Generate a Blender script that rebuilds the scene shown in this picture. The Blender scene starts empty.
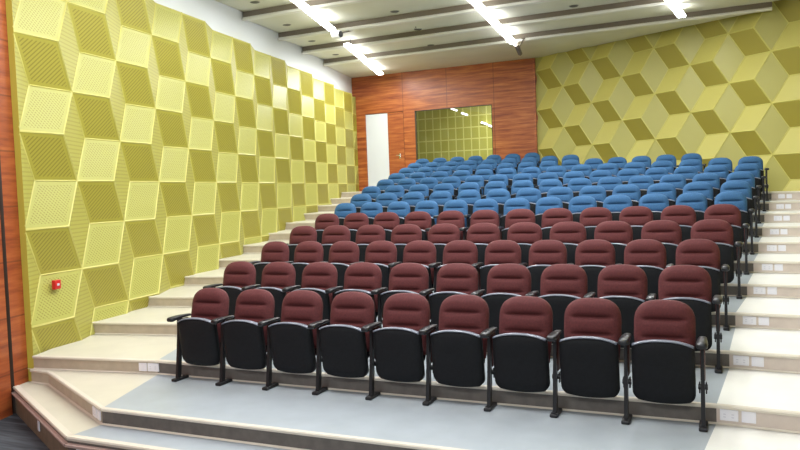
import bpy, bmesh, math, random
from mathutils import Matrix, Vector
random.seed(7)
scene = bpy.context.scene
COL = scene.collection
PI = math.pi

# ------------------------------------------------------------------ measured layout
CAM_Z = 1.8825
RX = [-5.1926, -5.7127, -5.986, -6.2853, -6.5328, -6.808, -7.0956, -7.4411, -7.635, -7.8823, -8.1107, -8.3564, -8.6021]
RS = [0.56, 0.5663, 0.5462, 0.587, 0.5682, 0.5542, 0.5846, 0.5741, 0.558, 0.5819, 0.554, 0.5565, 0.5638]
RZ = [0.0, 0.1492, 0.3046, 0.4559, 0.6033, 0.7567, 0.9178, 1.0773, 1.2409, 1.4071, 1.5728, 1.7394, 1.9038]
RY = [5.7551, 6.9687, 8.1797, 9.3881, 10.5938, 11.7968, 12.9972, 14.195, 15.3901, 16.5826, 17.7725, 18.9596, 20.1442]
RN = [9, 10, 11, 11, 12, 13, 13, 14, 15, 15, 14, 9, 7]
RISE_OFF = 0.2263
YW = 21.0                                    # wooden rear wall
FLOOR_Z = -0.45
CEIL_LO, CEIL_HI = 5.50, 5.66
LW_X0, LW_Y0, LW_K = -7.245, 5.74, 0.2325    # acoustic wall on the left
RC = Vector((-4.9046, 21.0, 0.0)); RA = math.radians(27)
def left_x(y): return LW_X0 - LW_K * (y - LW_Y0)
def right_x(y): return RC.x + (RC.y - y) / math.tan(RA)
def rend(k): return RX[k] + RS[k] * RN[k]

# ------------------------------------------------------------------ materials
def new_mat(name):
    m = bpy.data.materials.new(name); m.use_nodes = True
    nt = m.node_tree; b = nt.nodes['Principled BSDF']
    return m, nt, b
def simple(name, col, rough=.6, metal=0., noise=.0, nscale=20., bump=0., bscale=200., coat=0., spec=.5):
    m, nt, b = new_mat(name)
    b.inputs['Base Color'].default_value = (*col, 1); b.inputs['Roughness'].default_value = rough
    b.inputs['Metallic'].default_value = metal
    b.inputs['Specular IOR Level'].default_value = spec
    if coat: b.inputs['Coat Weight'].default_value = coat
    if noise or bump:
        tc = nt.nodes.new('ShaderNodeTexCoord')
    if noise:
        n = nt.nodes.new('ShaderNodeTexNoise'); n.inputs['Scale'].default_value = nscale; n.inputs['Detail'].default_value = 4
        nt.links.new(tc.outputs['Object'], n.inputs['Vector'])
        r = nt.nodes.new('ShaderNodeValToRGB')
        r.color_ramp.elements[0].position = .3; r.color_ramp.elements[1].position = .7
        r.color_ramp.elements[0].color = (*[c * (1 - noise) for c in col], 1)
        r.color_ramp.elements[1].color = (*[min(1, c * (1 + noise)) for c in col], 1)
        nt.links.new(n.outputs['Fac'], r.inputs['Fac']); nt.links.new(r.outputs['Color'], b.inputs['Base Color'])
    if bump:
        n2 = nt.nodes.new('ShaderNodeTexNoise'); n2.inputs['Scale'].default_value = bscale
        nt.links.new(tc.outputs['Object'], n2.inputs['Vector'])
        bp = nt.nodes.new('ShaderNodeBump'); bp.inputs['Strength'].default_value = bump; bp.inputs['Distance'].default_value = .003
        nt.links.new(n2.outputs['Fac'], bp.inputs['Height']); nt.links.new(bp.outputs['Normal'], b.inputs['Normal'])
    return m
def math_node(nt, op, a=None, b=None, c=None):
    n = nt.nodes.new('ShaderNodeMath'); n.operation = op
    for i, v in enumerate((a, b, c)):
        if v is None: continue
        if isinstance(v, (int, float)): n.inputs[i].default_value = v
        else: nt.links.new(v, n.inputs[i])
    return n.outputs[0]
def acoustic(name, col, slot, kind, period, border=.09, dark=1.):
    """perforated yellow panel: slots cut in stripes inside a plain border"""
    m, nt, b = new_mat(name); b.inputs['Roughness'].default_value = .45
    u1 = nt.nodes.new('ShaderNodeUVMap'); u1.uv_map = 'cell'
    u2 = nt.nodes.new('ShaderNodeUVMap'); u2.uv_map = 'plane'
    s1 = nt.nodes.new('ShaderNodeSeparateXYZ'); nt.links.new(u1.outputs[0], s1.inputs[0])
    s2 = nt.nodes.new('ShaderNodeSeparateXYZ'); nt.links.new(u2.outputs[0], s2.inputs[0])
    def inside(o):
        d = math_node(nt, 'ABSOLUTE', math_node(nt, 'SUBTRACT', o, .5))
        return math_node(nt, 'LESS_THAN', d, .5 - border)
    ins = math_node(nt, 'MULTIPLY', inside(s1.outputs[0]), inside(s1.outputs[1]))
    if kind == 'slash': c = math_node(nt, 'SUBTRACT', s2.outputs[1], math_node(nt, 'MULTIPLY', s2.outputs[0], 1.0))
    elif kind == 'backslash': c = math_node(nt, 'ADD', s2.outputs[1], math_node(nt, 'MULTIPLY', s2.outputs[0], .9))
    else: c = s2.outputs[1]
    st = math_node(nt, 'LESS_THAN', math_node(nt, 'FRACT', math_node(nt, 'DIVIDE', c, period)), .36)
    if kind == 'backslash':
        d = math_node(nt, 'SUBTRACT', s2.outputs[1], s2.outputs[0])
        st = math_node(nt, 'MULTIPLY', st, math_node(nt, 'LESS_THAN', math_node(nt, 'FRACT', math_node(nt, 'DIVIDE', d, period)), .66))
    fac = math_node(nt, 'MULTIPLY', ins, math_node(nt, 'MULTIPLY', st, dark))
    mx = nt.nodes.new('ShaderNodeMix'); mx.data_type = 'RGBA'
    nt.links.new(fac, mx.inputs[0]); mx.inputs[6].default_value = (*col, 1); mx.inputs[7].default_value = (*slot, 1)
    nt.links.new(mx.outputs[2], b.inputs['Base Color'])
    return m
def wood(name, c1, c2, c3, scale=(1.2, 1.2, 16.), seams=(), axis=0, plank=.0):
    m, nt, b = new_mat(name); b.inputs['Roughness'].default_value = .38
    tc = nt.nodes.new('ShaderNodeTexCoord'); mp = nt.nodes.new('ShaderNodeMapping'); mp.inputs['Scale'].default_value = scale
    nt.links.new(tc.outputs['Object'], mp.inputs['Vector'])
    n = nt.nodes.new('ShaderNodeTexNoise'); n.inputs['Scale'].default_value = 1.; n.inputs['Detail'].default_value = 6; n.inputs['Roughness'].default_value = .62
    nt.links.new(mp.outputs[0], n.inputs['Vector'])
    r = nt.nodes.new('ShaderNodeValToRGB'); e = r.color_ramp.elements
    e[0].position = .34; e[0].color = (*c1, 1); e[1].position = .68; e[1].color = (*c3, 1)
    k = e.new(.5); k.color = (*c2, 1)
    nt.links.new(n.outputs['Fac'], r.inputs['Fac'])
    out = r.outputs['Color']
    s = nt.nodes.new('ShaderNodeSeparateXYZ'); nt.links.new(tc.outputs['Object'], s.inputs[0])
    fac = None
    for sx in seams:
        v = math_node(nt, 'LESS_THAN', math_node(nt, 'ABSOLUTE', math_node(nt, 'SUBTRACT', s.outputs[axis], sx)), .012)
        fac = v if fac is None else math_node(nt, 'MAXIMUM', fac, v)
    if plank:
        v = math_node(nt, 'LESS_THAN', math_node(nt, 'FRACT', math_node(nt, 'DIVIDE', s.outputs[2], plank)), .03)
        fac = v if fac is None else math_node(nt, 'MAXIMUM', fac, v)
    if fac is not None:
        mx = nt.nodes.new('ShaderNodeMix'); mx.data_type = 'RGBA'
        nt.links.new(math_node(nt, 'MULTIPLY', fac, .55), mx.inputs[0]); nt.links.new(out, mx.inputs[6]); mx.inputs[7].default_value = (.08, .02, .01, 1)
        out = mx.outputs[2]
    nt.links.new(out, b.inputs['Base Color'])
    return m
def emit(name, col, s):
    m, nt, b = new_mat(name); b.inputs['Base Color'].default_value = (*col, 1)
    b.inputs['Emission Color'].default_value = (*col, 1); b.inputs['Emission Strength'].default_value = s
    return m

M = {}
M['burgundy'] = simple('burgundy_fabric', (.098, .0185, .020), .85, noise=.18, nscale=60, bump=.3, bscale=300)
M['blue'] = simple('blue_fabric', (.032, .112, .250), .85, noise=.14, nscale=60, bump=.3, bscale=300)
M['shell'] = simple('black_shell', (.0065, .0075, .0095), .7, noise=.2, nscale=40, spec=.25)
M['rim'] = simple('rim_sheen', (.20, .22, .27), .3)  # grey paints in the ceiling light reflected on the shell's top edge
M['black'] = simple('black_plastic', (.012, .013, .016), .35)
M['steel'] = simple('black_steel', (.012, .012, .014), .4, metal=.2)
M['side'] = simple('brown_side', (.085, .020, .018), .5)
M['side_dark'] = simple('black_side', (.018, .016, .017), .5)
M['cream'] = simple('cream_vinyl', (.60, .57, .47), .42, noise=.04, nscale=3)
M['white_cream'] = simple('pale_vinyl', (.83, .83, .79), .42, noise=.03, nscale=3)
M['grey'] = simple('pale_grey_vinyl', (.37, .415, .455), .4, noise=.05, nscale=4)
M['riser_dark'] = simple('dark_riser', (.125, .112, .10), .6, noise=.14, nscale=14)
M['riser_beige'] = simple('beige_riser', (.46, .39, .30), .55, noise=.08, nscale=9)
M['riser_pink'] = simple('pale_riser', (.60, .52, .46), .55, noise=.05, nscale=9)
M['riser_brown'] = simple('brown_riser', (.20, .155, .105), .6, noise=.15, nscale=12)
M['nosing'] = simple('nosing', (.68, .63, .54), .4)
M['nosing_red'] = simple('nosing_pinkish', (.55, .40, .36), .45)
M['plaster'] = simple('white_plaster', (.74, .77, .80), .7)
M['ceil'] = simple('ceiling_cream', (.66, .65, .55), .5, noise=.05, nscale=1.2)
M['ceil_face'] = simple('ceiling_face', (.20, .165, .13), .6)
M['ceil_lip'] = simple('ceiling_lip', (.72, .71, .66), .35)
M['dark'] = simple('dark_void', (.05, .04, .02), .9)
M['frame'] = simple('dark_frame', (.05, .03, .02), .4)
M['white_door'] = simple('white_door', (.70, .735, .77), .5)
M['lamp'] = emit('lamp_diffuser', (.96, .98, 1.), 13.)
M['lamp_small'] = emit('reflected_lamp', (.96, .98, 1.), 2.5)  # glow for the lamp reflections added in the window
M['lamp_body'] = simple('lamp_housing', (.75, .75, .75), .4)
M['hole'] = simple('downlight_dark', (.06, .055, .045), .5)
M['hole_rim'] = simple('downlight_rim', (.33, .32, .28), .4)
M['plate'] = simple('white_plate', (.80, .80, .86), .35)
M['plate_grey'] = simple('plate_marks', (.58, .58, .66), .4)
M['red'] = simple('red_plastic', (.55, .012, .012), .4)
M['chrome'] = simple('chrome', (.7, .7, .72), .2, metal=1.)
M['cam_white'] = simple('camera_white', (.8, .8, .8), .3)
M['cam_dark'] = simple('camera_dark', (.10, .075, .055), .35)
M['wood_left'] = wood('wood_left', (.22, .045, .014), (.34, .078, .022), (.44, .125, .036), (1.5, 1.5, 14.), plank=.62)
M['wood_rear'] = wood('wood_rear', (.21, .042, .014), (.38, .10, .027), (.58, .205, .056), (.9, .9, 13.), seams=(-9.13, -7.66, -6.17), axis=0)
M['wood_door'] = wood('wood_door', (.24, .055, .018), (.36, .095, .028), (.48, .16, .048), (1.2, 1.2, 13.))
Y_LIT, YM, Y_SHADED, SL = (.415, .405, .095), (.405, .38, .075), (.375, .335, .045), (.30, .255, .03)  # one yellow, painted lit on upward faces and shaded on downward ones
M['ac_lit'] = acoustic('acoustic_lit', Y_LIT, (.24, .21, .03), 'backslash', .05, dark=.85)
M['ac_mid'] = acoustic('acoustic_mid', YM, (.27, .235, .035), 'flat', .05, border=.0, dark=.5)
M['ac_shaded'] = acoustic('acoustic_shaded', Y_SHADED, (.19, .15, .015), 'slash', .062, dark=.7)
M['ac_rlit'] = acoustic('acoustic_rear_lit', (.52, .47, .12), (.52, .47, .12), 'flat', .05)  # right wall: same painted lit-to-shaded tones by facing
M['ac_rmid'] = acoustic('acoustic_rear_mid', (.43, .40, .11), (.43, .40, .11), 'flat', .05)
M['ac_rshaded'] = acoustic('acoustic_rear_shaded', (.32, .27, .04), (.32, .27, .04), 'flat', .05)
M['ridge'] = simple('acoustic_edge', (.56, .52, .14), .45)
M['yellow_plain'] = simple('yellow_plain', (.50, .42, .06), .5)
def carpet():
    m, nt, b = new_mat('slate_carpet'); b.inputs['Roughness'].default_value = .9
    tc = nt.nodes.new('ShaderNodeTexCoord'); mp = nt.nodes.new('ShaderNodeMapping'); mp.inputs['Scale'].default_value = (1.2, 12, 1)
    mp.inputs['Rotation'].default_value = (0, 0, -.25)
    nt.links.new(tc.outputs['Object'], mp.inputs['Vector'])
    n = nt.nodes.new('ShaderNodeTexNoise'); n.inputs['Scale'].default_value = 1.; n.inputs['Detail'].default_value = 3
    nt.links.new(mp.outputs[0], n.inputs['Vector'])
    r = nt.nodes.new('ShaderNodeValToRGB'); e = r.color_ramp.elements
    e[0].position = .4; e[0].color = (.028, .033, .042, 1); e[1].position = .62; e[1].color = (.085, .10, .12, 1)
    nt.links.new(n.outputs['Fac'], r.inputs['Fac']); nt.links.new(r.outputs['Color'], b.inputs['Base Color'])
    return m
M['carpet'] = carpet()
def reflected_tiles():  # paints the tile grid reflected in the window
    m, nt, b = new_mat('reflected_tiles'); b.inputs['Roughness'].default_value = .5
    tc = nt.nodes.new('ShaderNodeTexCoord'); s = nt.nodes.new('ShaderNodeSeparateXYZ'); nt.links.new(tc.outputs['Object'], s.inputs[0])
    a = math_node(nt, 'LESS_THAN', math_node(nt, 'FRACT', math_node(nt, 'DIVIDE', s.outputs[0], .285)), .14)
    c = math_node(nt, 'LESS_THAN', math_node(nt, 'FRACT', math_node(nt, 'DIVIDE', s.outputs[2], .40)), .10)
    fac = math_node(nt, 'MAXIMUM', a, c)
    mx = nt.nodes.new('ShaderNodeMix'); mx.data_type = 'RGBA'
    nt.links.new(fac, mx.inputs[0]); mx.inputs[6].default_value = (.42, .40, .08, 1); mx.inputs[7].default_value = (.66, .64, .22, 1)
    nt.links.new(mx.outputs[2], b.inputs['Base Color'])
    return m
M['reflection_tiles'] = reflected_tiles()
def glass():
    m, nt, b = new_mat('window_glass')
    out = nt.nodes['Material Output']
    tr = nt.nodes.new('ShaderNodeBsdfTransparent'); tr.inputs[0].default_value = (.88, .93, .88, 1)
    gl = nt.nodes.new('ShaderNodeBsdfGlossy'); gl.inputs['Roughness'].default_value = .02
    mix = nt.nodes.new('ShaderNodeMixShader'); mix.inputs[0].default_value = .07
    nt.links.new(tr.outputs[0], mix.inputs[1]); nt.links.new(gl.outputs[0], mix.inputs[2]); nt.links.new(mix.outputs[0], out.inputs['Surface'])
    return m
M['glass'] = glass()

# ------------------------------------------------------------------ helpers
def link_mesh(name, bm, mats, parent=None, smooth=False, loc=None, rot=None):
    me = bpy.data.meshes.new(name)
    bm.normal_update(); bm.to_mesh(me); bm.free()
    for m in (mats if isinstance(mats, (list, tuple)) else [mats]): me.materials.append(m)
    if smooth:
        for p in me.polygons: p.use_smooth = True
    o = bpy.data.objects.new(name, me); COL.objects.link(o)
    if parent: o.parent = parent
    if loc is not None: o.location = loc
    if rot is not None: o.rotation_euler = rot
    return o
def tag(o, label, cat, group=None):
    o['label'] = label; o['category'] = cat
    if group: o['group'] = group
    return o
def empty(name, loc, rotz=0.):
    o = bpy.data.objects.new(name, None); COL.objects.link(o); o.location = loc; o.rotation_euler = (0, 0, rotz)
    o.empty_display_size = .1
    return o
def struct(name, bm, mats, smooth=False):
    o = link_mesh(name, bm, mats, smooth=smooth); o['kind'] = 'structure'; return o
def box(bm, lo, hi, mi=0, bev=0., seg=2, mat=None):
    """axis-aligned box, optional rounded edges"""
    r = bmesh.ops.create_cube(bm, size=1.)
    vs = r['verts']
    for v in vs:
        v.co = Vector([lo[i] + (v.co[i] + .5) * (hi[i] - lo[i]) for i in range(3)])
    fs = {f for v in vs for f in v.link_faces}
    if bev:
        es = {e for v in vs for e in v.link_edges}
        rr = bmesh.ops.bevel(bm, geom=list(es), offset=bev, segments=seg, profile=.5, affect='EDGES')
        fs = {f for f in rr['faces']} | {f for v in rr['verts'] for f in v.link_faces}
    for f in fs: f.material_index = mi
    if mat is not None:
        bmesh.ops.transform(bm, matrix=mat, verts=list({v for f in fs for v in f.verts}))
    return fs
def quad(bm, pts, mi=0):
    f = bm.faces.new([bm.verts.new(p) for p in pts]); f.material_index = mi; return f
def tube(bm, a, b, r, n=12, mi=0, r2=None):
    a, b = Vector(a), Vector(b); d = (b - a)
    q = d.to_track_quat('Z', 'Y').to_matrix().to_4x4(); q.translation = (a + b) / 2
    rr = bmesh.ops.create_cone(bm, cap_ends=True, segments=n, radius1=r, radius2=r if r2 is None else r2, depth=d.length, matrix=q)
    for f in {f for v in rr['verts'] for f in v.link_faces}: f.material_index = mi
def grid_surface(bm, rows, mi=0, close=True):
    """rows: list of lists of points, joined as a grid"""
    vv = [[bm.verts.new(p) for p in r] for r in rows]
    for i in range(len(vv) - 1):
        for j in range(len(vv[i]) - 1):
            f = bm.faces.new((vv[i][j], vv[i][j + 1], vv[i + 1][j + 1], vv[i + 1][j])); f.material_index = mi
    return vv
def padded(bm, front, back, mi=0):
    """closed cushion from a front and a back grid of the same size"""
    a = grid_surface(bm, front, mi); b = grid_surface(bm, [list(r) for r in back], mi)
    n, m = len(a), len(a[0])
    loop = [(0, j) for j in range(m)] + [(i, m - 1) for i in range(1, n)] + [(n - 1, j) for j in range(m - 2, -1, -1)] + [(i, 0) for i in range(n - 2, 0, -1)]
    for q in range(len(loop)):
        p0, p1 = loop[q], loop[(q + 1) % len(loop)]
        f = bm.faces.new((a[p0[0]][p0[1]], b[p0[0]][p0[1]], b[p1[0]][p1[1]], a[p1[0]][p1[1]])); f.material_index = mi
    bmesh.ops.recalc_face_normals(bm, faces=bm.faces[:])

# ------------------------------------------------------------------ the auditorium chair
TOP = .938
def back_profile():
    zs = []
    zc, H, W, n = TOP - .19, .19, .230, 2.75
    low = [.40, .44, .50, .56, .60, .63, .643, .655, .667, .68, .71, zc]
    out = [(z, .212 + .018 * min(1, (z - .40) / .25)) for z in low]
    for z in (.77, .781, .793, .805, .817):
        c = max(0, 1 - ((z - zc) / H) ** n); out.append((z, W * c ** (1 / n)))
    for z in (.84, .865, .885, .902, .916, .926, .933, .9375):
        c = max(0, 1 - ((z - zc) / H) ** n); out.append((z, W * c ** (1 / n)))
    return out
def back_y(z): return .205 + (z - .40) / (TOP - .40) * .115
def back_bm():
    bm = bmesh.new(); front, back = [], []
    N = 16
    for z, w in back_profile():
        fr, bk = [], []
        for j in range(N + 1):
            s = -1 + 2 * j / N; x = s * w
            edge = (1 - abs(s) ** 5)
            te = min(1, max(0, (TOP - z) / .05)) ** .5
            y = back_y(z) - .042 * edge * te
            y -= .012 * math.exp(-((z - .86) / .05) ** 2) * edge + .010 * math.exp(-((z - .73) / .045) ** 2) * edge
            g = 1 / (1 + math.exp((abs(s) - .60) / .04))
            y += (.044 * math.exp(-((z - .793) / .010) ** 2) + .040 * math.exp(-((z - .655) / .010) ** 2)) * g
            fr.append((x, y, z)); bk.append((x, back_y(z) + .028, z))
        front.append(fr); back.append(bk)
    padded(bm, front, back); return bm
def shell_back_bm():
    bm = bmesh.new(); front, back = [], []
    prof = [(.31, .16), (.325, .185), (.36, .2)] + [(z, w * .96) for z, w in back_profile() if z < .905]
    for z, w in prof:
        fr, bk = [], []
        for j in range(9):
            s = -1 + 2 * j / 8
            fr.append((s * w, back_y(z) + .030, z)); bk.append((s * w, back_y(z) + .036 + .022 * (1 - s ** 4), z))
        front.append(fr); back.append(bk)
    padded(bm, front, back); return bm
def seat_zt(s): return .662 - .040 * abs(s) ** 2.4
def seat_zb(s): return .165 + .016 * s * s
def seat_w(v):       # v 0 bottom .. 1 top
    if v < .16: return .230 - .042 * (1 - v / .16) ** 2.2
    return .230 - .006 * max(0, v - .6)
def seat_y(v): return .100 - .055 * v + .03 * max(0, .2 - v)
def seat_bm():
    bm = bmesh.new(); front, back = [], []
    V = [0, .02, .05, .09, .14, .2, .35, .5, .65, .8, .9, .96, 1.]
    for v in V:
        fr, bk = [], []
        for j in range(15):
            s = -1 + 2 * j / 14; w = seat_w(v)
            z = seat_zb(s) + v * (seat_zt(s) - seat_zb(s))
            e = (1 - abs(s) ** 6) * (1 - abs(2 * v - 1) ** 8)
            fr.append((s * w, seat_y(v) - .024 * e - .006 * (1 - s * s), z)); bk.append((s * w, seat_y(v) + .05, z))
        front.append(fr); back.append(bk)
    padded(bm, front, back); return bm
def cushion_bm():
    bm = bmesh.new(); front, back = [], []
    for v in (.05, .1, .2, .5, .8, .95, .985):
        fr, bk = [], []
        for j in range(9):
            s = -1 + 2 * j / 8; w = seat_w(v) * .965
            z = seat_zb(s) + v * (seat_zt(s) - seat_zb(s))
            e = (1 - abs(s) ** 5) * (1 - abs(2 * v - 1) ** 5)
            fr.append((s * w, seat_y(v) + .052, z)); bk.append((s * w, seat_y(v) + .066 + .04 * e, z))
        front.append(fr); back.append(bk)
    padded(bm, front, back); return bm
def rim_bm():
    bm = bmesh.new(); rows = []
    for j in range(17):
        s = -1 + 2 * j / 16; c = Vector((s * .223, seat_y(1) + .016 - .006 * (1 - s * s), seat_zt(s) + .001))
        rows.append([c + Vector((0, math.cos(a) * .030, math.sin(a) * .009)) for a in [2 * PI * q / 8 for q in range(9)]])
    grid_surface(bm, rows)
    bmesh.ops.remove_doubles(bm, verts=bm.verts[:], dist=1e-5)
    bmesh.ops.holes_fill(bm, edges=bm.edges[:]); bmesh.ops.recalc_face_normals(bm, faces=bm.faces[:])
    return bm
def armrest_bm():
    bm = bmesh.new()
    # lofted along depth: rounded front that drops a little
    rows = []
    for y, w, zt, zb in ((-.022, .020, .660, .640), (-.016, .034, .668, .628), (.005, .042, .674, .624), (.05, .042, .676, .632), (.14, .038, .676, .640), (.22, .033, .672, .642), (.29, .028, .667, .640), (.305, .018, .660, .646)):
        zc, h = (zt + zb) / 2, (zt - zb) / 2
        rows.append([(math.copysign(abs(math.cos(a)) ** .6, math.cos(a)) * w, y, zc + math.copysign(abs(math.sin(a)) ** .7, math.sin(a)) * h) for a in [2 * PI * q / 14 for q in range(15)]])
    grid_surface(bm, rows)
    bmesh.ops.remove_doubles(bm, verts=bm.verts[:], dist=1e-5)
    bmesh.ops.holes_fill(bm, edges=bm.edges[:]); bmesh.ops.recalc_face_normals(bm, faces=bm.faces[:])
    return bm
def leg_bm():
    bm = bmesh.new()
    rows = []
    for z, y, w, d in ((.025, .075, .015, .028), (.2, .098, .015, .026), (.33, .112, .014, .024), (.50, .125, .012, .022), (.645, .135, .012, .026)):
        rows.append([(-w, y - d, z), (w, y - d, z), (w, y + d, z), (-w, y + d, z), (-w, y - d, z)])
    grid_surface(bm, rows); bmesh.ops.remove_doubles(bm, verts=bm.verts[:], dist=1e-5)
    bmesh.ops.holes_fill(bm, edges=bm.edges[:]); bmesh.ops.recalc_face_normals(bm, faces=bm.faces[:])
    return bm
def foot_bm():
    bm = bmesh.new(); box(bm, (-.032, 0, 0), (.032, .205, .03), bev=.009, seg=2); return bm
def panel_bm():
    bm = bmesh.new(); box(bm, (-.017, .158, .345), (.017, .265, .632), bev=.006, seg=1); return bm
def hinge_bm():
    bm = bmesh.new(); tube(bm, (-.034, .165, .30), (.034, .165, .30), .022, 14)
    box(bm, (-.029, .148, .25), (-.018, .185, .34), bev=.004, seg=1); box(bm, (.018, .148, .25), (.029, .185, .34), bev=.004, seg=1)
    return bm

ME = {}
def shared(name, bmf, mat, smooth=True, key=None):
    key = key or name
    if key not in ME:
        me = bpy.data.meshes.new(key); bm = bmf(); bm.normal_update(); bm.to_mesh(me); bm.free(); me.materials.append(mat)
        if smooth:
            for p in me.polygons: p.use_smooth = True
        ME[key] = me
    return ME[key]
def part(name, me, parent, x=0.):
    o = bpy.data.objects.new(name, me); COL.objects.link(o); o.parent = parent; o.location = (x, 0, 0); return o
HALF = .28
def side_set(root, x, pm):
    part('armrest', shared('armrest', armrest_bm, M['black']), root, x)
    lg = part('leg', shared('leg', leg_bm, M['steel'], False), root, x)
    part('foot', shared('foot', foot_bm, M['steel'], False), lg)
    part('side_panel', shared('side_panel', panel_bm, M[pm], False, pm), root, x)
    part('hinge', shared('hinge', hinge_bm, M['black'], False), root, x)
def build_chair(colour, end):
    root = empty('auditorium_chair', (0, 0, 0))
    b = part('backrest', shared('backrest', back_bm, M[colour], True, 'backrest_' + colour), root); b['label'] = colour + ' padded backrest with two stitched creases'
    part('back_shell', shared('back_shell', shell_back_bm, M['shell']), b)
    s = part('seat', shared('seat', seat_bm, M['shell']), root); s['label'] = 'black seat shell folded upright'
    c = part('seat_cushion', shared('seat_cushion', cushion_bm, M[colour], True, 'seat_cushion_' + colour), s)
    part('seat_rim', shared('seat_rim', rim_bm, M['rim']), s)
    pm = 'side' if colour == 'burgundy' else 'side_dark'
    side_set(root, -HALF, pm)
    if end: side_set(root, HALF, pm)
    return root
def copy_tree(o, parent=None):
    c = o.copy(); COL.objects.link(c)
    if parent is not None: c.parent = parent
    for ch in list(o.children): copy_tree(ch, c)
    return c
ORD = ['', 'first', 'second', 'third', 'fourth', 'fifth', 'sixth', 'seventh', 'eighth']
ROWNAME = ['front burgundy row', 'second burgundy row', 'third burgundy row', 'fourth burgundy row', 'fifth burgundy row',
           'front blue row', 'second blue row', 'third blue row', 'fourth blue row', 'fifth blue row', 'sixth blue row', 'seventh blue row', 'last blue row']
protos = {}
for k in range(13):
    colour = 'burgundy' if k < 5 else 'blue'
    n = RN[k]
    for j in range(n):
        end = (j == n - 1)
        key = (colour, end)
        if key not in protos: o = protos[key] = build_chair(colour, end)
        else: o = copy_tree(protos[key])
        o.location = (RX[k] + RS[k] * (j + .5), RY[k], RZ[k]); o.scale = (RS[k] / .56, 1, 1)
        if j == 0: w = 'first from left'
        elif end: w = 'first from right'
        elif n % 2 and j == n // 2: w = 'middle one'
        elif j < n / 2: w = ORD[j + 1] + ' from left'
        else: w = ORD[n - j] + ' from right'
        tag(o, f'{colour} auditorium chair with folded black seat, {w} in {ROWNAME[k]}', 'chair', f'{colour} auditorium chairs')

# ------------------------------------------------------------------ stepped floor
def riser_y(k, x):
    """front line of tier k+1 (riser behind row k); bends a little forward in both aisles"""
    y = RY[k] + RISE_OFF
    L, Rr = RX[k] - .35, rend(k) + .2
    if x < L:
        xe = left_x(y); y -= .24 * min(1.3, (L - x) / max(.3, L - xe))
    if x > Rr and k < 10: y -= .085 * (x - Rr)
    return y
def bound_l(k): return RX[k] - (.41 if k == 0 else .36)
def bound_r(k): return rend(k) + .09 if k not in (10,) else right_x(RY[10] + RISE_OFF) - .02
E_X = 4.4
def end_x(y): return min(E_X, right_x(y) + .1)
def tier(k):
    """tread of row k with the riser face at its front"""
    bm = bmesh.new(); z = RZ[k]
    if k == 0:
        front = [(-7.235, 5.72), (-6.95, 5.71), (-5.20, 4.815), (-.20, 4.83), (E_X, 4.70)]
        seg_t = [0, 0, 1, 2]; z0 = -.15
    else:
        q = k - 1; yb = RY[q] + RISE_OFF
        xs = [left_x(yb - .24) - .15, RX[q] - .35, bound_l(q), bound_r(q), end_x(yb)]
        xs[1] = min(xs[1], bound_l(q) - .0) if bound_l(q) > xs[1] else bound_l(q)
        xs = [xs[0], bound_l(q), bound_r(q), max(end_x(yb - .085 * 3 if q < 9 else yb), bound_r(q) + .02)]
        if q == 0: xs[0] = -7.225
        front = [(x, riser_y(q, x)) for x in xs]
        seg_t = [0, 1, 2]; z0 = RZ[k - 1]
    if k < 12:
        yb = RY[k] + RISE_OFF
        xs = [left_x(yb - .24) - .15, bound_l(k), bound_r(k), max(end_x(yb), bound_r(k) + .02)]
        rear = [(x, riser_y(k, x) + .03) for x in xs]
    else:
        rear = [(-10.95, YW + .02), (bound_l(12), YW + .02), (-4.95, YW + .02), (-4.93, YW + .02)]
    if k == 0:
        rear = [rear[0], (-6.6, riser_y(0, -6.6) + .03), rear[1], rear[2], rear[3]]
    treadm = {0: 0, 1: 1, 2: 5}; risem = {0: 2, 1: 3, 2: 4}
    for i, t in enumerate(seg_t):
        a, b = front[i], front[i + 1]; c, d = rear[i], rear[i + 1]
        quad(bm, [(a[0], a[1], z), (b[0], b[1], z), (d[0], d[1], z), (c[0], c[1], z)], treadm[t])
        quad(bm, [(a[0], a[1], z0 - .01), (b[0], b[1], z0 - .01), (b[0], b[1], z), (a[0], a[1], z)], risem[t])
        # nosing strip
        dx, dy = b[0] - a[0], b[1] - a[1]; L = math.hypot(dx, dy) or 1
        nx, ny = dy / L, -dx / L            # outwards (towards the stage)
        prof = [(.014, -.022), (.018, -.004), (.010, .005), (-.032, .005), (-.032, -.001)]
        for (p, q_), (r, s) in zip(prof, prof[1:]):
            quad(bm, [(a[0] + nx * p, a[1] + ny * p, z + q_), (b[0] + nx * p, b[1] + ny * p, z + q_), (b[0] + nx * r, b[1] + ny * r, z + s), (a[0] + nx * r, a[1] + ny * r, z + s)], 6)
        # bottom trim along the riser foot
        quad(bm, [(a[0] + nx * .02, a[1] + ny * .02, z0 + .004), (b[0] + nx * .02, b[1] + ny * .02, z0 + .004), (b[0], b[1], z0 + .016), (a[0], a[1], z0 + .016)], 6)
    o = struct('floor', bm, [M['cream'], M['grey'], M['riser_beige'], M['riser_dark'], M['riser_pink'], M['white_cream'], M['nosing']])
    return o
for k in range(13): tier(k)
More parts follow.
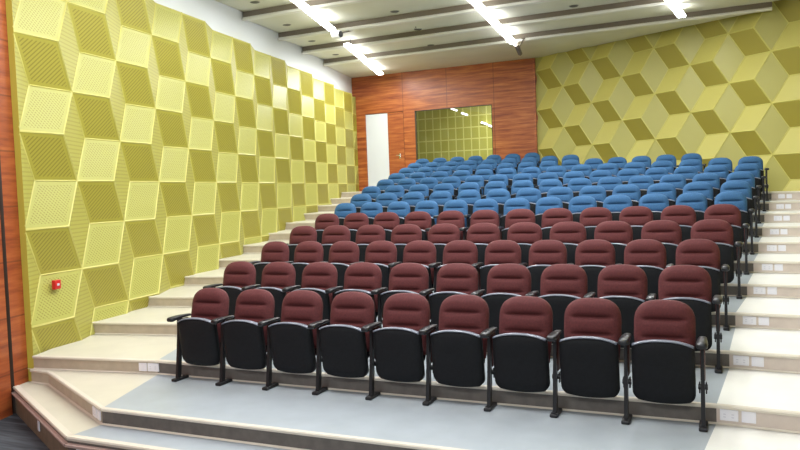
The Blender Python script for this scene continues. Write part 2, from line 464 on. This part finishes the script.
# lowest step in front of the first row
bm = bmesh.new()
F = [(-7.30, 5.54), (-7.24, 5.51), (-5.24, 4.46), (-.28, 4.46), (E_X, 4.36)]
Rr_ = [(-7.34, 5.80), (-6.95, 5.80), (-5.20, 4.88), (-.24, 4.88), (E_X, 4.78)]
for i in range(4):
    a, b, c, d = F[i], F[i + 1], Rr_[i], Rr_[i + 1]
    tm, rm = ((0, 8), (0, 8), (1, 3), (5, 4))[i]
    if i == 2:   # cream corner, then grey
        pass
    quad(bm, [(a[0], a[1], -.15), (b[0], b[1], -.15), (d[0], d[1], -.15), (c[0], c[1], -.15)], tm)
    quad(bm, [(a[0], a[1], FLOOR_Z - .01), (b[0], b[1], FLOOR_Z - .01), (b[0], b[1], -.15), (a[0], a[1], -.15)], rm)
    dx, dy = b[0] - a[0], b[1] - a[1]; L = math.hypot(dx, dy); nx, ny = dy / L, -dx / L
    for prof, mi in (([(.010, -.028), (.016, -.006), (.008, .006), (-.05, .006)], 6), ([(0, -.085), (.030, -.082), (.034, -.06), (.0, -.052)], 7)):
        for (p, q_), (r, s) in zip(prof, prof[1:]):
            quad(bm, [(a[0] + nx * p, a[1] + ny * p, -.15 + q_), (b[0] + nx * p, b[1] + ny * p, -.15 + q_), (b[0] + nx * r, b[1] + ny * r, -.15 + s), (a[0] + nx * r, a[1] + ny * r, -.15 + s)], mi)
struct('floor', bm, [M['cream'], M['grey'], M['riser_beige'], M['riser_dark'], M['riser_pink'], M['white_cream'], M['nosing'], M['nosing_red'], M['riser_brown']])
bm = bmesh.new(); quad(bm, [(-8.5, -4, FLOOR_Z), (E_X, -4, FLOOR_Z), (E_X, 6, FLOOR_Z), (-8.5, 6, FLOOR_Z)])
struct('floor', bm, M['carpet'])

# ------------------------------------------------------------------ tumbling-block acoustic walls
def relief(name, origin, tdir, nrm, dt, dz, t0, z0, depth, trange, zrange, mats, ridge=None):
    bm = bmesh.new(); ul = bm.loops.layers.uv.new('cell'); up = bm.loops.layers.uv.new('plane')
    P = lambda c, r, d: (t0 + dt * c, z0 - dz * r, d)
    c0, c1 = int((trange[0] - t0) / dt) - 2, int((trange[1] - t0) / dt) + 3
    r0, r1 = int((z0 - zrange[1]) / dz) - 2, int((z0 - zrange[0]) / dz) + 3
    def rh(pts, mi):
        vs = [bm.verts.new((p[0], p[1], p[2])) for p in pts]
        f = bm.faces.new(vs); f.material_index = mi
        for lp, uv in zip(f.loops, ((0, 0), (1, 0), (1, 1), (0, 1))):
            lp[ul].uv = uv; lp[up].uv = (lp.vert.co.x, lp.vert.co.y)
    for c in range(c0, c1):
        for rr in range(r0, r1):
            r = rr + (.5 if c % 2 else 0)
            top, bot = P(c, r, 0), P(c, r + 1, 0)
            peak, pit = P(c - 1 / 3, r + .5, depth), P(c + 1 / 3, r + .5, -depth)
            left = P(c - 1, r + .5, 0)
            pit_u, pit_d = P(c - 2 / 3, r, -depth), P(c - 2 / 3, r + 1, -depth)
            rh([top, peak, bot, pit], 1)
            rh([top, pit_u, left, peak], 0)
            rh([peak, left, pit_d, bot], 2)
    bmesh.ops.remove_doubles(bm, verts=bm.verts[:], dist=1e-4)
    for co, no in (((trange[0], 0, 0), (-1, 0, 0)), ((trange[1], 0, 0), (1, 0, 0)), ((0, zrange[0], 0), (0, -1, 0)), ((0, zrange[1], 0), (0, 1, 0))):
        bmesh.ops.bisect_plane(bm, geom=bm.verts[:] + bm.edges[:] + bm.faces[:], plane_co=co, plane_no=no, clear_outer=True)
    # close the top edge back to the wall
    for e in [e for e in bm.edges if len(e.link_faces) == 1 and all(abs(v.co.y - zrange[1]) < 1e-4 for v in e.verts)]:
        a, b = e.verts[0].co, e.verts[1].co
        f = bm.faces.new([bm.verts.new(q) for q in (a, b, (b.x, b.y, -depth - .04), (a.x, a.y, -depth - .04))]); f.material_index = 3
    # ridge strips: slim raised beads along every edge of the pattern
    if ridge:
        bm2 = bmesh.new()
        for e in bm.edges:
            if len(e.link_faces) < 2: continue
            a, b = e.verts[0].co.copy(), e.verts[1].co.copy(); d = (b - a).normalized(); s = Vector((-d.y, d.x, 0)).normalized() * ridge
            h = Vector((0, 0, ridge * .8))
            for q in ([a - s, b - s, b + h, a + h], [a + h, b + h, b + s, a + s]):
                f = bm2.faces.new([bm2.verts.new(v) for v in q]); f.material_index = 3
        tmp = bpy.data.meshes.new('tmp'); bm2.to_mesh(tmp); bm2.free(); bm.from_mesh(tmp); bpy.data.meshes.remove(tmp)
        for f in bm.faces:
            pass
    for v in bm.verts:
        if v.co.x < trange[0] + .02 or v.co.x > trange[1] - .02: v.co.z = 0.
        t, z, d = v.co; v.co = origin + tdir * t + nrm * d; v.co.z = z
    # backing edges (top, near end) so the cladding has thickness
    bmesh.ops.recalc_face_normals(bm, faces=bm.faces[:])
    for f in bm.faces:
        if f.normal.dot(nrm) < 0: f.normal_flip()
    return bm
ln = Vector((1, LW_K, 0)).normalized(); lt = Vector((-ln.y, ln.x, 0)); lo = Vector((LW_X0, LW_Y0, 0))
Tmax = (YW - LW_Y0) / lt.y
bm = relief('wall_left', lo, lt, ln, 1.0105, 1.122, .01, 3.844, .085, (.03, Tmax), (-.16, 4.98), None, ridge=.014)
# near end return, top return
def lpt(t, d, z): v = lo + lt * t + ln * d; return (v.x, v.y, z)
quad(bm, [lpt(.03, .004, -.16), lpt(.03, -.08, -.16), lpt(.03, -.08, 4.98), lpt(.03, .004, 4.98)], 4)
struct('wall_left', bm, [M['ac_lit'], M['ac_mid'], M['ac_shaded'], M['ridge'], M['yellow_plain']])
bm = bmesh.new()
quad(bm, [lpt(-.1, -.12, 4.6), lpt(Tmax + .1, -.12, 4.6), lpt(Tmax + .1, -.12, 6.2), lpt(-.1, -.12, 6.2)])
struct('wall_left_upper', bm, M['plaster'])
bm = bmesh.new()
wd, g0, g1 = -.075, -.20, -.225
quad(bm, [lpt(g0, wd, FLOOR_Z), lpt(.04, wd, FLOOR_Z), lpt(.04, wd, 6.2), lpt(g0, wd, 6.2)])
quad(bm, [lpt(g1, wd - .04, FLOOR_Z), lpt(g0, wd, FLOOR_Z), lpt(g0, wd, 6.2), lpt(g1, wd - .04, 6.2)], 1)
quad(bm, [lpt(g1 - .03, wd - .04, FLOOR_Z), lpt(g1, wd - .04, FLOOR_Z), lpt(g1, wd - .04, 6.2), lpt(g1 - .03, wd - .04, 6.2)], 1)
quad(bm, [lpt(-6.0, wd, FLOOR_Z), lpt(g1 - .03, wd, FLOOR_Z), lpt(g1 - .03, wd, 6.2), lpt(-6., wd, 6.2)])
quad(bm, [lpt(g1 - .03, wd, FLOOR_Z), lpt(g1 - .03, wd - .04, FLOOR_Z), lpt(g1 - .03, wd - .04, 6.2), lpt(g1 - .03, wd, 6.2)], 1)
struct('wall_front_left', bm, [M['wood_left'], M['frame']])

rt = Vector((math.cos(RA), -math.sin(RA), 0)); rn = Vector((-math.sin(RA), -math.cos(RA), 0))
bm = relief('wall_right', RC, rt, rn, .948, 1.131, .0266, 4.079, .13, (-.02, 10.4), (1.40, 6.3), None, ridge=.016)
struct('wall_right', bm, [M['ac_rlit'], M['ac_rmid'], M['ac_rshaded'], M['ridge']])
bm = bmesh.new(); yr = RC.y - (E_X - RC.x) * math.tan(RA)
quad(bm, [(E_X, -1, FLOOR_Z), (E_X, yr, FLOOR_Z), (E_X, yr, 6.3), (E_X, -1, 6.3)])
struct('wall_right_front', bm, M['yellow_plain'])

# ------------------------------------------------------------------ wooden rear wall with door and window
DX0, DX1, DX2, DZ = -10.476, -9.694, -9.138, 4.39
WX0, WX1, WZ0, WZ1 = -8.74, -6.24, 2.72, 4.37
BZ = RZ[12]
bm = bmesh.new()
xs = [-11.0, DX0, DX2, WX0, WX1, -4.86]
def wp(x0, x1, z0, z1): quad(bm, [(x0, YW, z0), (x1, YW, z0), (x1, YW, z1), (x0, YW, z1)])
wp(-11.0, DX0, BZ - .1, 6.2); wp(DX0, DX2, DZ, 6.2); wp(DX2, WX0, BZ - .1, 6.2); wp(WX0, WX1, WZ1, 6.2); wp(WX0, WX1, BZ - .1, WZ0); wp(WX1, -4.86, BZ - .1, 6.2)
# reveals
for x in (DX0, DX2): quad(bm, [(x, YW, BZ), (x, YW + .12, BZ), (x, YW + .12, DZ), (x, YW, DZ)])
quad(bm, [(DX0, YW, DZ), (DX2, YW, DZ), (DX2, YW + .12, DZ), (DX0, YW + .12, DZ)])
struct('wall_rear', bm, M['wood_rear'])
# slim corner bead where the wooden wall meets the acoustic wall
bm = bmesh.new(); box(bm, (-4.955, YW - .10, BZ), (-4.89, YW + .01, 5.57), bev=.004, seg=1); struct('trim_1', bm, M['wood_rear'])
# door: a white leaf beside a wooden leaf with a handle
dr = empty('door_1', (DX0, YW, BZ)); dr['kind'] = 'structure'
bm = bmesh.new(); box(bm, (.006, .03, .004), (DX1 - DX0 - .006, .07, DZ - BZ - .015), bev=.004, seg=1)
o = link_mesh('white_leaf', bm, M['white_door'], dr)
bm = bmesh.new(); box(bm, (DX1 - DX0 + .004, .015, .004), (DX2 - DX0 - .01, .065, DZ - BZ - .012), bev=.004, seg=1)
lf = link_mesh('wooden_leaf', bm, M['wood_door'], dr)
bm = bmesh.new(); hx = -9.30 - DX0; hz = 2.99 - BZ
box(bm, (hx - .03, .0, hz - .08), (hx + .03, .016, hz + .08), bev=.006); tube(bm, (hx, .01, hz + .02), (hx, -.05, hz + .02), .012)
box(bm, (hx - .11, -.06, hz + .008), (hx + .015, -.04, hz + .032), bev=.006)
link_mesh('door_handle', bm, M['chrome'], lf)
bm = bmesh.new(); quad(bm, [(DX0 - .05, YW + .12, BZ), (DX2 + .05, YW + .12, BZ), (DX2 + .05, YW + .12, DZ + .05), (DX0 - .05, YW + .12, DZ + .05)])
struct('wall_door_recess', bm, M['frame'])
# window to the control room
wn = empty('window_1', ((WX0 + WX1) / 2, YW, WZ0)); wn['kind'] = 'structure'
bm = bmesh.new(); w2 = (WX1 - WX0) / 2; hh = WZ1 - WZ0; t = .016
for a, b in (((-w2, -.01, 0), (-w2 + t, .10, hh)), ((w2 - t, -.01, 0), (w2, .10, hh)), ((-w2 + t, -.01, 0), (w2 - t, .10, t)), ((-w2 + t, -.01, hh - t), (w2 - t, .10, hh))): box(bm, a, b)
link_mesh('window_frame', bm, M['frame'], wn)
bm = bmesh.new(); quad(bm, [(-w2 + t, .05, t), (w2 - t, .05, t), (w2 - t, .05, hh - t), (-w2 + t, .05, hh - t)])
link_mesh('glass_pane', bm, M['glass'], wn)
# made-up room behind the pane, standing in for the tiled reflection in it
bm = bmesh.new(); bx0, bx1, by, bz0, bz1 = -12.8, -5.6, 24.2, 1.9, 5.2
quad(bm, [(bx0, by, bz0), (bx1, by, bz0), (bx1, by, bz1), (bx0, by, bz1)])
quad(bm, [(bx1, YW + .15, bz0), (bx1, by, bz0), (bx1, by, bz1), (bx1, YW + .15, bz1)])
quad(bm, [(bx0, YW + .15, bz0), (bx0, by, bz0), (bx0, by, bz1), (bx0, YW + .15, bz1)])
struct('wall_reflection', bm, M['reflection_tiles'])
bm = bmesh.new(); quad(bm, [(bx0, YW + .15, bz0), (bx1, YW + .15, bz0), (bx1, by, bz0), (bx0, by, bz0)]); struct('floor', bm, M['riser_dark'])
bm = bmesh.new(); quad(bm, [(bx0, YW + .15, bz1), (bx1, YW + .15, bz1), (bx1, by, bz1), (bx0, by, bz1)]); struct('ceiling', bm, M['dark'])

# ------------------------------------------------------------------ ceiling of stepped planks
YB = [3.5, 5.25, 7.05, 8.85, 10.65, 12.46, 14.45, 16.13, 17.95, 21.3]
def band_y(yb, x): return min(YW + .02, yb - .0223 * (x + 9.9))
for i in range(len(YB) - 1):
    y0, y1 = YB[i], YB[i + 1]; bm = bmesh.new()
    last = i == len(YB) - 2
    xl0, xl1 = left_x(y0) - .10, left_x(y1) - .10
    xr0, xr1 = min(E_X - .2, right_x(y0 - .25) - .53), min(E_X - .2, right_x(y1 - .25) - .53)
    if last: xr1 = -4.7
    y0l, y0r, y1l, y1r = band_y(y0, xl0), band_y(y0, xr0), band_y(y1, xl1), band_y(y1, xr1)
    # front face, rounded lip, curved underside, end caps
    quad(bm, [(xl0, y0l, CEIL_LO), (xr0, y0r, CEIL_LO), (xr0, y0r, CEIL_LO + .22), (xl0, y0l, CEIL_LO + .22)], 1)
    prof = [(0., .05), (-.03, .042), (-.042, .012), (-.034, -.014), (0., -.022), (.07, -.02), (.095, .0)]
    for (p, q), (r, s) in zip(prof, prof[1:]):
        quad(bm, [(xl0, y0l + p, CEIL_LO + q), (xr0, y0r + p, CEIL_LO + q), (xr0, y0r + r, CEIL_LO + s), (xl0, y0l + r, CEIL_LO + s)], 2)
    bm.faces.new([bm.verts.new((xr0, y0r + p, CEIL_LO + q)) for p, q in prof]).material_index = 2
    nseg = 6; hi = 5.60 if last else CEIL_HI
    for q in range(nseg):
        a, b = q / nseg, (q + 1) / nseg
        za, zb = CEIL_LO + (hi - CEIL_LO) * a ** .7, CEIL_LO + (hi - CEIL_LO) * b ** .7
        mixp = lambda f: ((xl0 + (xl1 - xl0) * f, y0l + (y1l - y0l) * f), (xr0 + (xr1 - xr0) * f, y0r + (y1r - y0r) * f))
        (la, ra), (lb, rb) = mixp(a), mixp(b)
        quad(bm, [(*la, za), (*lb, zb), (*rb, zb), (*ra, za)], 0)
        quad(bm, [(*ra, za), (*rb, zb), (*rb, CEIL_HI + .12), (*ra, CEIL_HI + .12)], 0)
    struct('ceiling', bm, [M['ceil'], M['ceil_face'], M['ceil_lip']])
bm = bmesh.new(); quad(bm, [(-12, -1, 6.2), (9, -1, 6.2), (9, 21.2, 6.2), (-12, 21.2, 6.2)])
struct('ceiling', bm, M['dark'])
def ceil_z(y):
    for a, b in zip([v - .08 for v in YB], [v - .08 for v in YB[1:]]):
        if a <= y < b: return CEIL_LO + ((5.60 if b > 20 else CEIL_HI) - CEIL_LO) * ((y - a) / (b - a)) ** .7
    return CEIL_LO

# linear lights running up the hall
def strip(a, b, label, energy):
    a, b = Vector((*a, 0)), Vector((*b, 0)); d = b - a; L = d.length; ang = math.atan2(d.y, d.x)
    z = CEIL_LO - .05
    r = empty('linear_light', (a.x, a.y, z), ang); tag(r, label, 'light', 'linear ceiling lights')
    bm = bmesh.new(); box(bm, (0, -.03, .024), (L, .03, .05), bev=.004, seg=1); link_mesh('housing', bm, M['lamp_body'], r)
    bm = bmesh.new(); box(bm, (.0, -.085, -.028), (L, .085, .022), bev=.014, seg=2); link_mesh('diffuser', bm, M['lamp'], r)
    bm = bmesh.new()
    x = .4
    while x < L:
        tube(bm, (x, 0, .05), (x, 0, .20), .008, 8); x += 1.6
    link_mesh('hanger', bm, M['steel'], r)
    ld = bpy.data.lights.new('strip_lamp', 'AREA'); ld.shape = 'RECTANGLE'; ld.size = L; ld.size_y = .16; ld.energy = energy * L; ld.color = (.97, .985, 1.)
    lo_ = bpy.data.objects.new('strip_lamp', ld); COL.objects.link(lo_); lo_.parent = r; lo_.location = (L / 2, 0, -.03)
    return r
EN = 25
strip((-5.05, 3.6), (-7.70, 13.99), 'long linear ceiling light over the left aisle, ending before the white camera', EN * .42)
strip((-8.18, 15.57), (-9.40, 20.02), 'linear ceiling light over the left aisle, reaching the wooden rear wall', EN * 1.5)
strip((-3.36, 3.6), (-4.67, 17.80), 'linear ceiling light above the middle of the seating, ending beside the dark camera', EN * 1.1)
strip((-1.92, 3.6), (-.74, 17.07), 'linear ceiling light closest to the diamond-pattern rear side wall', EN)

# recessed downlights
for x, y, lab in ((-8.16, 11.8, 'dark recessed downlight by the white wall strip, in front of the first ceiling ledge'),
                  (-8.67, 13.7, 'dark recessed downlight between wall and light strip, second ceiling plank along the white wall'),
                  (-9.07, 15.43, 'small recessed downlight beside white wall, third ceiling plank along it'),
                  (-9.45, 17.3, 'small recessed downlight beside the white wall, just before the last ceiling ledge'),
                  (-6.19, 13.98, 'dark recessed downlight between two light strips, on the frontmost plank seen there'),
                  (-6.44, 15.85, 'recessed downlight between two light strips, middle plank, with a sprinkler close by'),
                  (-6.87, 17.75, 'faint recessed downlight between two light strips, nearest the wooden wall'),
                  (-2.78, 15.55, 'dark recessed downlight between the middle and last light strips')):
    z = ceil_z(y) + .004
    r = empty('recessed_downlight', (x, y, z)); tag(r, lab, 'downlight', 'recessed downlights')
    bm = bmesh.new(); tube(bm, (0, 0, -.012), (0, 0, .02), .10, 20); link_mesh('trim_ring', bm, M['hole_rim'], r)
    bm = bmesh.new(); tube(bm, (0, 0, -.018), (0, 0, -.010), .083, 20); link_mesh('dark_reflector', bm, M['hole'], r)
r = empty('sprinkler', (-6.33, 15.45, ceil_z(15.45))); tag(r, 'tiny sprinkler head on the ceiling plank, in front of a recessed downlight', 'sprinkler')
bm = bmesh.new(); tube(bm, (0, 0, -.04), (0, 0, .02), .014, 10); link_mesh('pipe', bm, M['hole_rim'], r)
bm = bmesh.new(); tube(bm, (0, 0, -.05), (0, 0, -.04), .035, 12); link_mesh('deflector', bm, M['hole_rim'], r)

# ceiling cameras
def camera_unit(loc, aim, body_mat, label, arm_to, r0=.085, L=.26):
    r = empty('security_camera', loc); tag(r, label, 'camera')
    bm = bmesh.new(); d = Vector(aim).normalized(); a = -d * L / 2; b = d * L / 2
    tube(bm, a, b, r0, 18, r2=r0 * .92)
    bd = link_mesh('body', bm, body_mat, r)
    bm = bmesh.new(); tube(bm, b, b + d * .02, r0 * .75, 16); link_mesh('lens', bm, M['black'], bd)
    bm = bmesh.new(); tube(bm, (0, 0, 0), arm_to, .016, 8); tube(bm, Vector(arm_to) - Vector((0, 0, .0)), Vector(arm_to) + Vector((0, 0, .03)), .05, 12); link_mesh('bracket', bm, M['cam_dark'], r)
    return r
camera_unit((-7.44, 13.72, 5.26), (.95, -.2, -.1), M['cam_white'], 'round white camera hanging between two light strips over the left aisle', (-.10, .85, .25), r0=.085, L=.20)
camera_unit((-4.49, 17.50, 5.235), (.05, .8, -.5), M['cam_dark'], 'dark cylindrical camera hanging at the end of the middle light strip', (.06, .30, .28), r0=.06, L=.34)

# ------------------------------------------------------------------ plates on the risers
def plate(x, y, z, w, h, rotz, label, marks, group):
    r = empty('wall_plate', (x, y, z), rotz); tag(r, label, 'wall plate', group)
    bm = bmesh.new(); box(bm, (-w / 2, -.012, -h / 2), (w / 2, .0, h / 2), bev=.004, seg=2); link_mesh('cover', bm, M['plate'], r)
    bm = bmesh.new()
    if marks:
        for i in (-1, 1):
            for j in range(2): box(bm, (i * w * .22 - .012, -.0135, -.018 + j * .022), (i * w * .22 - .006 + .012, -.0115, -.012 + j * .022))
    else: box(bm, (-w * .3, -.0135, -h * .28), (w * .3, -.0115, h * .28), bev=.0)
    link_mesh('socket_holes' if marks else 'blank_insert', bm, M['plate_grey'] if marks else M['plate'], r)
RW = ['first', 'second', 'third', 'fourth', 'fifth', 'sixth', 'seventh', 'eighth', 'ninth', 'tenth']
PX = [-.038, .073, .182, .33, .477, .60, .71, .835, .95, 1.06]
for k in range(10):
    x0 = PX[k]
    sl = .085; ang = -math.atan(sl)
    for (xa, w, mk, nm) in ((x0 + .065, .13, True, 'wider white socket plate'), (x0 + .20, .10, False, 'square white plate')):
        y = riser_y(k, xa) - .001
        plate(xa, y, RZ[k] + .080, w, .088, ang if k < 9 else 0, f'{nm} on the right aisle riser, {RW[k]} step up from the front', mk, 'white plates on the right aisle risers')
ang0 = math.atan2(5.9-5.76, 1.4) * 1.2
for xa, w, nm, mk in ((-5.775, .10, 'square white plate', False), (-5.645, .14, 'wider white socket plate', True)):
    plate(xa, riser_y(0, xa) - .004, .055 + .02, w, .09, math.atan2(riser_y(0, xa + .1) - riser_y(0, xa - .1), .2), f'{nm} on the first riser of the left aisle, beside the front row', mk, 'white plates on the left aisle riser')
d = Vector((-5.20 + 6.95, 4.815 - 5.71)); da = math.atan2(d.y, d.x)
for s, w, nm, mk in ((.90, .12, 'white socket plate', True), (.965, .09, 'small square white plate', False)):
    plate(-6.95 + d.x * s, 5.71 + d.y * s - .003, -.075, w, .09, da, f'{nm} on slanted riser at the corner of the front row platform', mk, 'white plates on the slanted riser')
d = Vector((-5.24 + 7.26, 4.46 - 5.52)); da2 = math.atan2(d.y, d.x)
plate(-7.26 + d.x * .52, 5.52 + d.y * .52 - .004, -.31, .06, .10, da2, 'small white plate on brown slanted riser above the dark carpet', False, None)
plate(-5.06, 4.452, -.29, .13, .10, 0, 'white socket plate on front face of the lowest step', True, None)

# fire alarm call point on the left wall
P = lo + lt * .475 + ln * .0
r = empty('fire_alarm_button', (P.x, P.y, .91), math.atan2(lt.y, lt.x) + PI); tag(r, 'small red fire alarm button on the yellow perforated wall', 'fire alarm')
bm = bmesh.new(); box(bm, (-.055, -.0, -.055), (.055, .05, .055), bev=.008)
link_mesh('casing', bm, M['red'], r)
bm = bmesh.new(); box(bm, (-.022, .05, -.014), (.022, .055, .014), bev=.002, seg=1); link_mesh('push_plate', bm, M['plate_grey'], r)

# added glowing bars standing in for light strips reflected in the window
def added_window_lamp(x, z, label):
    r = empty('reflected_light', (x, by - .06, z), 0); r.rotation_euler = (0, math.radians(22), 0); tag(r, label, 'light', 'added window reflections')
    bm = bmesh.new(); box(bm, (-.12, -.03, -.03), (.12, .03, .03), bev=.008); link_mesh('diffuser', bm, M['lamp_small'], r)
    bm = bmesh.new(); box(bm, (-.13, .03, -.035), (.13, .055, .035), bev=.004, seg=1); link_mesh('housing', bm, M['lamp_body'], r)

for (x, z), lab in (((-8.55, 4.67), 'added light reflection at the top edge of the control room window, first of a row'),
                    ((-8.17, 4.485), 'added light reflection under the top edge of the control room window, second of a row'),
                    ((-7.46, 4.11), 'lower added light reflection in the control room window, inner one of its pair'),
                    ((-7.19, 3.985), 'added light reflection partly hidden by the control room window frame')): added_window_lamp(x, z, lab)
ld = bpy.data.lights.new('added_window_lamp', 'AREA'); ld.energy = 140; ld.size = 1.2  # added lamp, brightens the made-up room behind the pane
o = bpy.data.objects.new('added_window_lamp', ld); COL.objects.link(o); o.location = (-6.6, 22.4, 5.1)

# ------------------------------------------------------------------ front-of-house light and world
def area(name, loc, aim, sx, sy, e, col=(1, 1, 1)):
    ld = bpy.data.lights.new(name, 'AREA'); ld.shape = 'RECTANGLE'; ld.size = sx; ld.size_y = sy; ld.energy = e; ld.color = col
    o = bpy.data.objects.new(name, ld); COL.objects.link(o); o.location = loc
    o.rotation_euler = (Vector(aim) - Vector(loc)).to_track_quat('-Z', 'Y').to_euler()
    return o
area('stage_lamp', (-2.5, -1.5, 5.0), (-3., 10, 1.), 6, 1.5, 300, (.98, .99, 1.))
w = bpy.data.worlds.new('hall_air'); scene.world = w; w.use_nodes = True
bg = w.node_tree.nodes['Background']; bg.inputs[0].default_value = (.93, .97, 1., 1); bg.inputs[1].default_value = .42

# ------------------------------------------------------------------ camera
cam = bpy.data.cameras.new('camera'); co = bpy.data.objects.new('camera', cam); COL.objects.link(co); scene.camera = co
cam.sensor_width = 36; cam.lens = 722.486 / 800 * 36; cam.clip_start = .05; cam.clip_end = 200
R3 = Matrix(((.9131, .0142, .4075), (.4061, .0577, -.912), (-.0364, .9982, .0469)))
R3 = R3.to_quaternion().normalized().to_matrix()
co.matrix_world = Matrix.Translation((0, 0, CAM_Z)) @ R3.to_4x4()
scene.view_settings.view_transform = 'Standard'; scene.view_settings.look = 'None'
scene.view_settings.exposure = 0.; scene.view_settings.gamma = 1.
